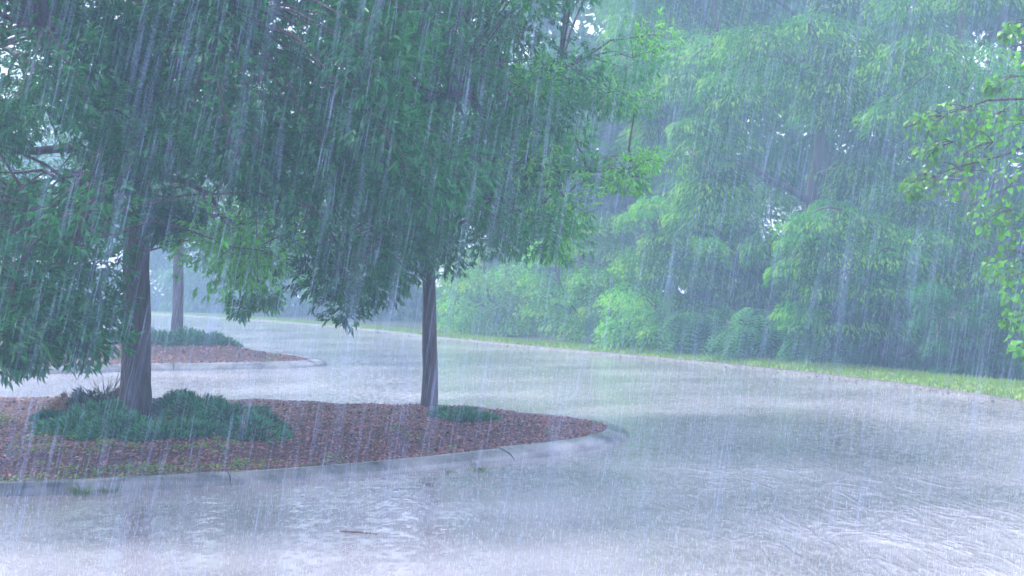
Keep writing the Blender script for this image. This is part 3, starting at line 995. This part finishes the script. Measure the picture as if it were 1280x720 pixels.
# undergrowth
for k, (x0, x1, d0, d1, y0, lab, s) in enumerate([(1150, 1300, 25.5, 27, 350, 'deep green shrub at the foot of the low locust, close to the frame edge', 81), (1050, 1170, 29.2, 31, 375, 'dark shaded shrub under the low locust', 82)]):
    a, b = fill_pads(wr, 42, x0, x1, y0, 350 + H * F / d0 - 4, d0, d1, .25, .5, .15)
    xm = ((x0 + x1) / 2 - 640) / F * (d0 + .8)
    wood_tree('shrub', lab, 'shrub', (xm, d0 + .8, 0), 1.6, .05, a, b, 260, .13, .06, (.025, .14, .05), (.05, .2, .06), s, group='undergrowth of the woodland edge', nlimb=6)
for x0, x1, d, y0, lab, s in [(850, 920, 31.6, 385, 'sumac shrub with long feather leaves where the verge begins to widen', 91), (925, 1005, 30.0, 380, 'sumac shrub with silvery drooping feather leaves below the tall locust', 92), (790, 850, 35.2, 400, 'small pale sumac shrub at the foot of the light green bushy tree', 93), (1000, 1060, 28.6, 410, 'low sumac shrub at the left foot of the low locust', 94)]:
    d += .75
    a, b = fill_pads(wr, 16, x0, x1, y0, 350 + H * F / d - 16, d, d + 1.0, .3, .5, .3)
    xm = ((x0 + x1) / 2 - 640) / F * (d + .6)
    wood_tree('sumac_shrub', lab, 'shrub', (xm, d + .6, 0), 1.5, .04, a, b, 34, .52, .17, (.085, .23, .11), (.11, .29, .14), s, group='undergrowth of the woodland edge', flat=.6, nlimb=6, style='sumac')

# --- the bough of heart shaped leaves at the right
rg = np.random.default_rng(55)
hb = np.array([7.8, 15.4, .1])
root = empty('redbud_tree', hb, 'tree whose bough of bright heart shaped leaves hangs in from the right edge', 'tree')
tr = trunk_curve(hb - np.array([0, 0, .1]), (7.4, 15.2, 6.0), rg, 10, .04)
v, q = tube_arrays(tr - hb, np.linspace(.12, .04, 10), 14, 0, .05, rg)
link('trunk', mesh_np('trunk', v, q, smooth=True), M_bark, root)
hc = []
for px, py, d, r in [(1150, 158, 14, .16), (1185, 150, 14.1, .22), (1225, 150, 14.2, .25), (1262, 165, 14.3, .28), (1210, 190, 14.1, .26), (1160, 190, 14, .14), (1170, 225, 14, .22), (1140, 235, 13.9, .12), (1215, 230, 14.2, .28), (1258, 225, 14.3, .30),
                     (1235, 275, 14.2, .22), (1270, 290, 14.3, .26), (1255, 335, 14.2, .20), (1280, 370, 14.2, .22), (1285, 120, 14.4, .3), (1262, 40, 14.3, .12), (1300, 60, 14.4, .3), (1320, 200, 14.5, .5), (1330, 320, 14.5, .5), (1340, 90, 14.8, .5), (1265, 400, 14.2, .12), (1285, 430, 14.3, .2), (1243, 108, 14.2, .1)]:
    hc.append((D3(px, py, d), r))
for e in [D3(1150, 225, 13.9), D3(1130, 160, 14), D3(1255, 350, 14.2), D3(1262, 60, 14.3), (6.5, 16.5, 5), (8, 13.8, 5)]:
    a = np.array([np.interp(max(1.6, e[2] + .5) if e[2] < 4 else 4.0, tr[:, 2], tr[:, k]) for k in range(3)])
    pts = curve_pts(a, e, .22, 9, rg, .03)
    v, q = tube_arrays(pts - hb, np.linspace(.035, .005, 9), 6)
    link('branch', mesh_np('branch', v, q, smooth=True), M_bark, root)
cs = np.array([c for c, r in hc]); rs = np.array([r for c, r in hc])
for k in range(14):
    cs = np.concatenate([cs, [np.array([7.2, 15.3, 0]) + np.array([rg.uniform(-.6, 1.6), rg.uniform(-1.5, 1.5), rg.uniform(3, 6.5)])]]); rs = np.append(rs, .6)
tw = []
for c, r in zip(cs, rs):
    for _ in range(4):
        e = c + unit(rg.normal(0, 1, 3)) * r * .9
        tw.append((curve_pts(c + np.array([.25, .02, .1]), e, .04, 4) - hb, np.array([.006, .005, .003, .002])))
v, q = join_tubes(tw, 4)
link('twigs', mesh_np('twigs', v, q), M_bark, root)['kind'] = 'stuff'


def heart_mesh(seed):
    rr_ = random.Random(seed)
    pts = [(0, 0)]
    half = [(-.10, .16), (-.06, .34), (.12, .47), (.38, .44), (.66, .26), (.86, .09)]
    right = [(x + rr_.uniform(-.02, .02), y) for x, y in half]
    V = [(0, 0, 0), (1.0, 0, -.16)] + [(.45, 0, -.02)]
    for x, y in right: V.append((x, y, .08 * y / .45 + (-.10 if x > .6 else 0)))
    for x, y in right: V.append((x, -y, .08 * y / .45 + (-.10 if x > .6 else 0)))
    f = []
    L_ = [0] + list(range(3, 9)) + [1]
    R_ = [0] + list(range(9, 15)) + [1]
    for a_, b_ in zip(L_[:-1], L_[1:]): f.append((2, a_, b_))
    for a_, b_ in zip(R_[:-1], R_[1:]): f.append((2, b_, a_))
    me = bpy.data.meshes.new('leaf')
    me.from_pydata(V, [], f); me.update()
    me.materials.append(M_leaf_heart)
    return me


from mathutils import Matrix
hm = [heart_mesh(i) for i in range(3)]
nodes, nd, u = clump_nodes(rg, cs, rs, 52, .9, .4)
cnt = 0
Vr, Fr = [], []
px, py = proj(nodes)
order = np.argsort((px > 1285) * 100 + (py < -5) * 100 + nodes[:, 1] + rg.random(len(nodes)))
hv = np.array([v_.co for v_ in hm[0].vertices]); hf = np.array([list(p_.vertices) for p_ in hm[0].polygons])
for i in order:
    d = nd[i].copy(); d[2] -= .6
    X = Vector(unit(d)); Z = Vector(rg.normal(0, .5, 3)) + Vector((0, -.5, .6)); Y = Z.cross(X).normalized(); Z = X.cross(Y)
    s_ = rg.uniform(.04, .078)
    mtx = Matrix.Translation(Vector(nodes[i] - hb)) @ Matrix((X, Y, Z)).transposed().to_4x4() @ Matrix.Scale(s_, 4)
    if cnt < 290:
        o = bpy.data.objects.new('leaf', hm[cnt % 3]); o.matrix_local = mtx; C.objects.link(o); o.parent = root
    else:
        m3 = np.array(mtx)
        Vr.append(hv @ m3[:3, :3].T + m3[:3, 3]); Fr.append(hf + len(hv) * (cnt - 290))
    cnt += 1
cv = np.array([(.12, .34, .04)]) * rg.uniform(.6, 1.5, (len(Fr), 1))
link('crown', mesh_np('crown', np.concatenate(Vr), np.concatenate(Fr), np.repeat(cv, len(hf), 0)), M_leaf_ash, root)['kind'] = 'stuff'


# ------------------------------------------------------------------ junipers and weeds on the islands
def juniper(label, lobes, zfn, n, col, seed, spike=.10, group='creeping junipers on the islands', brown=0.0):
    rg = np.random.default_rng(seed)
    n = int(n * 1.3)
    c = np.array([np.mean([l[0] for l in lobes]), np.mean([l[1] for l in lobes]), 0.])
    c[2] = zfn(c[0], c[1])[0]
    root = empty('creeping_juniper', c, label, 'shrub', group)
    wts = np.array([l[2] * l[3] for l in lobes]); wts /= wts.sum()
    li = rg.choice(len(lobes), n, p=wts)
    La = np.array(lobes)[li]          # x, y, rx, ry, h
    th = rg.uniform(0, 6.283, n); rho = rg.random(n) ** .5
    lob = 1 + .12 * np.sin(3 * th + li) + .1 * np.sin(7 * th + li * 2)
    x = La[:, 0] + np.cos(th) * rho * La[:, 2] * lob; y = La[:, 1] + np.sin(th) * rho * La[:, 3] * lob
    hgt = La[:, 4] * (1 - rho ** 2.2) * (.72 + .2 * np.sin(x * 9) * np.sin(y * 8) + .22 * np.sin(x * 21 + y * 9) * np.sin(y * 17))
    gap = np.sin(x * 6.1 + 1.3 * np.sin(y * 5)) * np.sin(y * 6.7 + x * 2.2)
    z = zfn(x, y) + hgt * rg.uniform(.25, 1.0, n) ** .6 * np.where(gap < -.55, .25, 1)
    pos = np.stack([x, y, z], -1) - c
    d = np.stack([np.cos(th) * (.4 + rho), np.sin(th) * (.4 + rho), .9 - .5 * rho], -1) + rg.normal(0, .38, (n, 3))
    k = rg.random((n, 1))
    cc = np.array(col)[None, :] * (.35 + 1.3 * k ** 1.3)
    if brown:
        b = (rg.random(n) < brown) & (np.sin(x * 4.3) + np.cos(y * 3.7) > (.2 if brown < .5 else -1.5))
        cc[b] = np.array([.36, .19, .13]) * (.6 + k[b])
    link('foliage', leaves_mesh('foliage', pos, d, rg.normal(0, 1, (n, 3)), spike * .75 * rg.uniform(.5, 1.3, n), spike * .17 * rg.uniform(.6, 1.3, n), cc, .3), M_juniper, root)
    tw = []
    for l in lobes:
        for k in range(10):
            a = rg.uniform(0, 6.283)
            b0 = np.array([l[0], l[1], zfn(l[0], l[1])[0]]); e = b0 + np.array([math.cos(a) * l[2] * .85, math.sin(a) * l[3] * .85, l[4] * .35])
            tw.append((curve_pts(b0, e, .05, 4) - c, np.array([.012, .009, .006, .003])))
    v, q = join_tubes(tw, 4)
    link('stems', mesh_np('stems', v, q), M_bark, root)['kind'] = 'stuff'
    return root


def on1(px, py):
    """point of the near bed seen at a pixel"""
    z = .2
    for _ in range(6):
        p = P(px, py, z); z = isl.z(p[0], p[1])[0]
    return p


def lobe(px, py, rx, ry, h, f=on1):
    p = f(px, py); return (p[0], p[1], rx, ry, h)


juniper('green creeping juniper spreading left in front of the thick trunk', [lobe(95, 541, .42, .40, .20), lobe(150, 545, .50, .42, .24), lobe(125, 530, .45, .4, .26), lobe(200, 548, .34, .26, .16)], isl.z, 15000, (.06, .29, .12), 1)
juniper('browning juniper clump behind and left of the thick trunk', [lobe(115, 521, .40, .35, .34), lobe(145, 519, .3, .3, .30), lobe(92, 520, .26, .3, .30)], isl.z, 8000, (.06, .11, .06), 2, brown=.92, spike=.12)
juniper('green creeping juniper mound right of the thick trunk', [lobe(250, 527, .45, .40, .34), lobe(290, 535, .48, .42, .32), lobe(240, 546, .45, .32, .16), lobe(315, 545, .36, .34, .20), lobe(222, 519, .3, .3, .34)], isl.z, 20000, (.055, .28, .12), 3, brown=.12)
juniper('small juniper sprig lying left of the other junipers', [lobe(62, 527, .17, .16, .12), lobe(80, 522, .14, .14, .12)], isl.z, 1800, (.04, .24, .1), 4)
juniper('low juniper tuft at the foot of the slimmer trunk', [lobe(578, 522, .22, .3, .10), lobe(552, 520, .13, .2, .09), lobe(602, 524, .15, .2, .06)], isl.z, 5000, (.06, .26, .10), 5, spike=.09)


def on2(px, py):
    z = .3
    for _ in range(6):
        p = P(px, py, z); z = isl2.z(p[0], p[1])[0]
    return p


juniper('rounded juniper bank round the pale far trunk on the far island', [(-7.75, 31.2, .75, .7, .34), (-7.15, 31.1, .6, .7, .33), (-6.65, 31.0, .5, .55, .28), (-6.2, 30.9, .3, .35, .16), (-7.4, 32.0, .9, .7, .30), (-8.5, 31.4, .8, .8, .30)], isl2.z, 15000, (.06, .24, .10), 6, spike=.14)


def weeds(n, seed, pts, name, label, size=.035, group=None):
    rg = np.random.default_rng(seed)
    pos, dirs = [], []
    for (x, y, z, sp, cnt) in pts:
        c = np.array([x, y, z])
        p = c + np.stack([rg.normal(0, sp, cnt), rg.normal(0, sp, cnt), rg.uniform(.005, .05, cnt)], -1)
        pos.append(p); dirs.append(np.stack([rg.normal(0, 1, cnt), rg.normal(0, 1, cnt), rg.uniform(.1, .8, cnt)], -1))
    pos = np.concatenate(pos); dirs = np.concatenate(dirs); m = len(pos)
    c = np.stack([rg.uniform(.14, .28, m), rg.uniform(.27, .42, m), rg.uniform(.03, .10, m)], -1)
    nr = rg.normal(0, .3, (m, 3)); nr[:, 2] = 1
    return tag(link(name, leaves_mesh(name, pos, dirs, nr, size * rg.uniform(.5, 1.3, m), size * .7 * rg.uniform(.5, 1.2, m), c), M_grass), label, 'weeds', group, 'stuff')


wp = []
rg = np.random.default_rng(91)
for _ in range(175):
    px = rg.choice([rg.uniform(-20, 360), rg.uniform(120, 300), rg.uniform(340, 750)], p=[.5, .35, .15])
    lo, hi = np.interp(px, [0, 190, 400, 750], [520, 566, 540, 530]), np.interp(px, [0, 200, 400, 620, 750], [605, 596, 585, 558, 535])
    p = on1(px, rg.uniform(lo, hi))
    if inside(isl.inner, p[:1], p[1:2])[0]: wp.append((p[0], p[1], p[2], rg.uniform(.02, .07), int(rg.integers(5, 18))))
for px in np.arange(-10, 420, 11):      # fringe against the kerb
    py = np.interp(px, [0, 100, 180, 400, 520], [606, 602, 597, 583, 573]) + rg.uniform(-4, 0)
    p = on1(px, py); wp.append((p[0], p[1], p[2], .035, int(rg.integers(3, 9))))
weeds(0, 3, wp + wp[:90], 'seedling_weeds', 'small bright green weed seedlings scattered over the near mulch')


def tuft(label, loc, n, h, spread, seed, col=(.11, .22, .06)):
    rg = np.random.default_rng(seed)
    root = empty('grass_tuft', loc, label, 'grass tuft', 'grass tufts growing from the kerb')
    a = rg.uniform(0, 6.283, n); r = rg.random(n) * spread * .4
    pos = np.stack([np.cos(a) * r, np.sin(a) * r, np.zeros(n)], -1)
    d = np.stack([np.cos(a) * rg.uniform(.2, 1.4, n), np.sin(a) * rg.uniform(.2, 1.4, n), np.ones(n) * .7], -1)
    c = np.array(col)[None] * rg.uniform(.7, 1.5, (n, 1))
    link('blades', leaves_mesh('blades', pos, d, np.cross(d, rg.normal(0, 1, (n, 3))), h * rg.uniform(.5, 1.2, n), np.full(n, .008 if h < .2 else .0035), c), M_grass, root)
    # crown of roots
    v, q = join_tubes([(np.array([[0, 0, -.02], [0, 0, .015]]), np.array([spread * .25, spread * .12]))], 6)
    link('root_crown', mesh_np('root_crown', v, q), M_litter, root)


def gp(px, py, z=0): return tuple(P(px, py, z))


tuft('wispy grass tuft growing at the dark kerb face on the left', gp(102, 619), 60, .12, .14, 1)
tuft('smaller leafy tuft in the kerb gutter beside the wispy one', gp(136, 616), 40, .09, .16, 2)
tuft('flat green tuft in the kerb joint below the mulch', gp(601, 588), 60, .05, .2, 3)
tuft('tiny sprig of grass in the gutter below the mulch', gp(560, 591), 14, .05, .05, 4)
tuft('tall thin grass wisps rising from the browning juniper', tuple(on1(130, 523) + np.array([0, 0, .25])), 40, .30, .25, 5, (.10, .13, .06))
tuft('lone weed on the ridge of the far island', tuple(on2(338, 449)), 24, .14, .12, 6)

# fallen twig lying in the water
a, b = P(425, 664, .006), P(471, 668, .006)
pts = curve_pts(a, b, .004, 7, np.random.default_rng(3), .002)
v, q = tube_arrays(pts, np.array([.004, .007, .006, .006, .005, .004, .003]), 7)
tw_ = link('fallen_twig', mesh_np('fallen_twig', v, q, smooth=True), noise_mat('twig_bark', (.11, .055, .035), (.2, .1, .07), 60, .5))
tag(tw_, 'thin brown twig lying in the rain water in the foreground', 'twig')
# litter along the verge kerb
rg = np.random.default_rng(14)
n = 750
xy = along_edge(n, -.45, .10)
pos = np.concatenate([xy, rg.uniform(.006, .02, (n, 1))], 1)
k = rg.random((n, 1))
c = np.where(k < .8, np.array([[.10, .07, .05]]) * (1 + k), np.array([[.42, .36, .30]]))
nr = rg.normal(0, .3, (n, 3)); nr[:, 2] = 1
dd = rg.normal(0, 1, (n, 3)); dd[:, 2] *= .15
tag(link('leaf_litter', leaves_mesh('leaf_litter', pos, dd, nr, rg.uniform(.04, .11, n), rg.uniform(.02, .05, n), c), M_chip), 'brown washed up leaf litter along the verge kerb', 'leaf litter', kind='stuff')


# ------------------------------------------------------------------ rain and splashes
def spindles(name, p, d, L, rad, mat):
    n = len(p)
    d = unit(d)
    s = unit(np.cross(d, np.array([[0.3, 1.0, .1]]))); u = np.cross(s, d)
    vs = [p - d * (L / 2)[:, None], p + d * (L / 2)[:, None]]
    for k in range(3):
        a = k * 2.0944
        vs.append(p + (s * math.cos(a) + u * math.sin(a)) * rad[:, None])
    v = np.stack(vs, 1).reshape(-1, 3)
    b = np.arange(n)[:, None] * 5
    f = np.concatenate([b + np.array([t]) for t in ([0, 2, 3], [0, 3, 4], [0, 4, 2], [1, 3, 2], [1, 4, 3], [1, 2, 4])], 0)
    return link(name, mesh_np(name, v, f, smooth=True), mat)


rg = np.random.default_rng(101)


def rain_block(n, y0, y1):
    y = (rg.random(n) * (y1 ** 3 - y0 ** 3) + y0 ** 3) ** (1 / 3)
    half = .40 * y + .9
    x = rg.uniform(-1, 1, n) * half
    z0 = np.maximum(0.05, H - .24 * y - .5); z1 = H + .24 * y + .9
    return np.stack([x, y, rg.uniform(z0, z1)], -1)


p = np.concatenate([rain_block(750, .7, 3), rain_block(7500, 3, 9), rain_block(30000, 9, 20), rain_block(19000, 20, 32)])
n = len(p)
sl = rg.normal(.17, .035, n) + .05 * (p[:, 0] < -.2 * p[:, 1])
d = np.stack([sl, rg.normal(.02, .04, n), np.ones(n)], -1)
L = rg.uniform(.12, .50, n)
rad = .0002 + .0006 * rg.random(n) ** 4
rn = spindles('rain', p, d, L, rad, M_drop)
tag(rn, 'slanting streaks of heavy rain falling through the whole view', 'rain', kind='stuff')

# splashes: short jets thrown up where drops strike the water
n = 26000
yy = 7.5 + 36 * rg.random(n) ** 1.25
xx = rg.uniform(-.42, .42, n) * yy
ex = np.interp(yy, edge_s[:, 1], edge_s[:, 0])
ok = (xx < ex - .1) & ~inside(isl.out, xx, yy) & ~inside(isl2.out, xx, yy)
xx, yy = xx[ok], yy[ok]; n = len(xx)
K = 3
base = np.repeat(np.stack([xx, yy, np.zeros(n)], -1), K, 0)
m = n * K
a = rg.uniform(0, 6.283, m)
big = np.repeat(rg.random(n) ** 2.5, K)
d = np.stack([np.cos(a) * rg.uniform(.05, .5, m), np.sin(a) * .3, np.ones(m)], -1)
L = (.008 + .058 * big ** 2) * rg.uniform(.5, 1.2, m)
rad = .00045 + .0005 * big
ds = unit(d)
ctr = base + ds * (L * .5)[:, None]
ns = 42000       # droplets flung up and falling back in the lowest hand's breadth
yy = 7.5 + 40 * rg.random(ns) ** 1.25; xx = rg.uniform(-.42, .42, ns) * yy
ok = (xx < np.interp(yy, edge_s[:, 1], edge_s[:, 0]) - .1) & ~inside(isl.out, xx, yy) & ~inside(isl2.out, xx, yy)
xx, yy = xx[ok], yy[ok]; ns = len(xx)
ctr = np.concatenate([ctr, np.stack([xx, yy, .02 + rg.exponential(.07, ns)], -1)])
d = np.concatenate([d, np.stack([rg.normal(.08, .08, ns), np.zeros(ns), np.ones(ns)], -1)])
L = np.concatenate([L, rg.uniform(.015, .07, ns)]); rad = np.concatenate([rad, rg.uniform(.0003, .0009, ns)])
sp = spindles('rain_splashes', ctr, d, L, rad, M_splash)
tag(sp, 'small white splashes of raindrops on the flooded asphalt', 'splashes', kind='stuff')

print('TRIS', sum((len(o.data.loops) - 2 * len(o.data.polygons)) for o in sc.objects if o.type == 'MESH'))
# ------------------------------------------------------------------ haze of the downpour
zx = 155
hv = [(x, y, z) for z in (-1.1, 15.2) for x, y in ((-zx, -zx), (zx, -zx), (zx, zx), (-zx, zx))]
hf = [(0, 3, 2, 1), (4, 5, 6, 7), (0, 1, 5, 4), (1, 2, 6, 5), (2, 3, 7, 6), (3, 0, 4, 7)]
me = bpy.data.meshes.new('haze'); me.from_pydata(hv, [], hf); me.update()
m, nt, out = new_mat('haze')
vol = N(nt, 'ShaderNodeVolumePrincipled')
vol.inputs['Color'].default_value = (.50, .74, 1.0, 1)
vol.inputs['Density'].default_value = .0064
vol.inputs['Anisotropy'].default_value = .2
nt.links.new(vol.outputs[0], out.inputs['Volume'])
hz = link('haze', me, m)
hz['kind'] = 'stuff'
hz['label'] = 'blue grey mist of the downpour thickening with distance'
hz['category'] = 'haze'
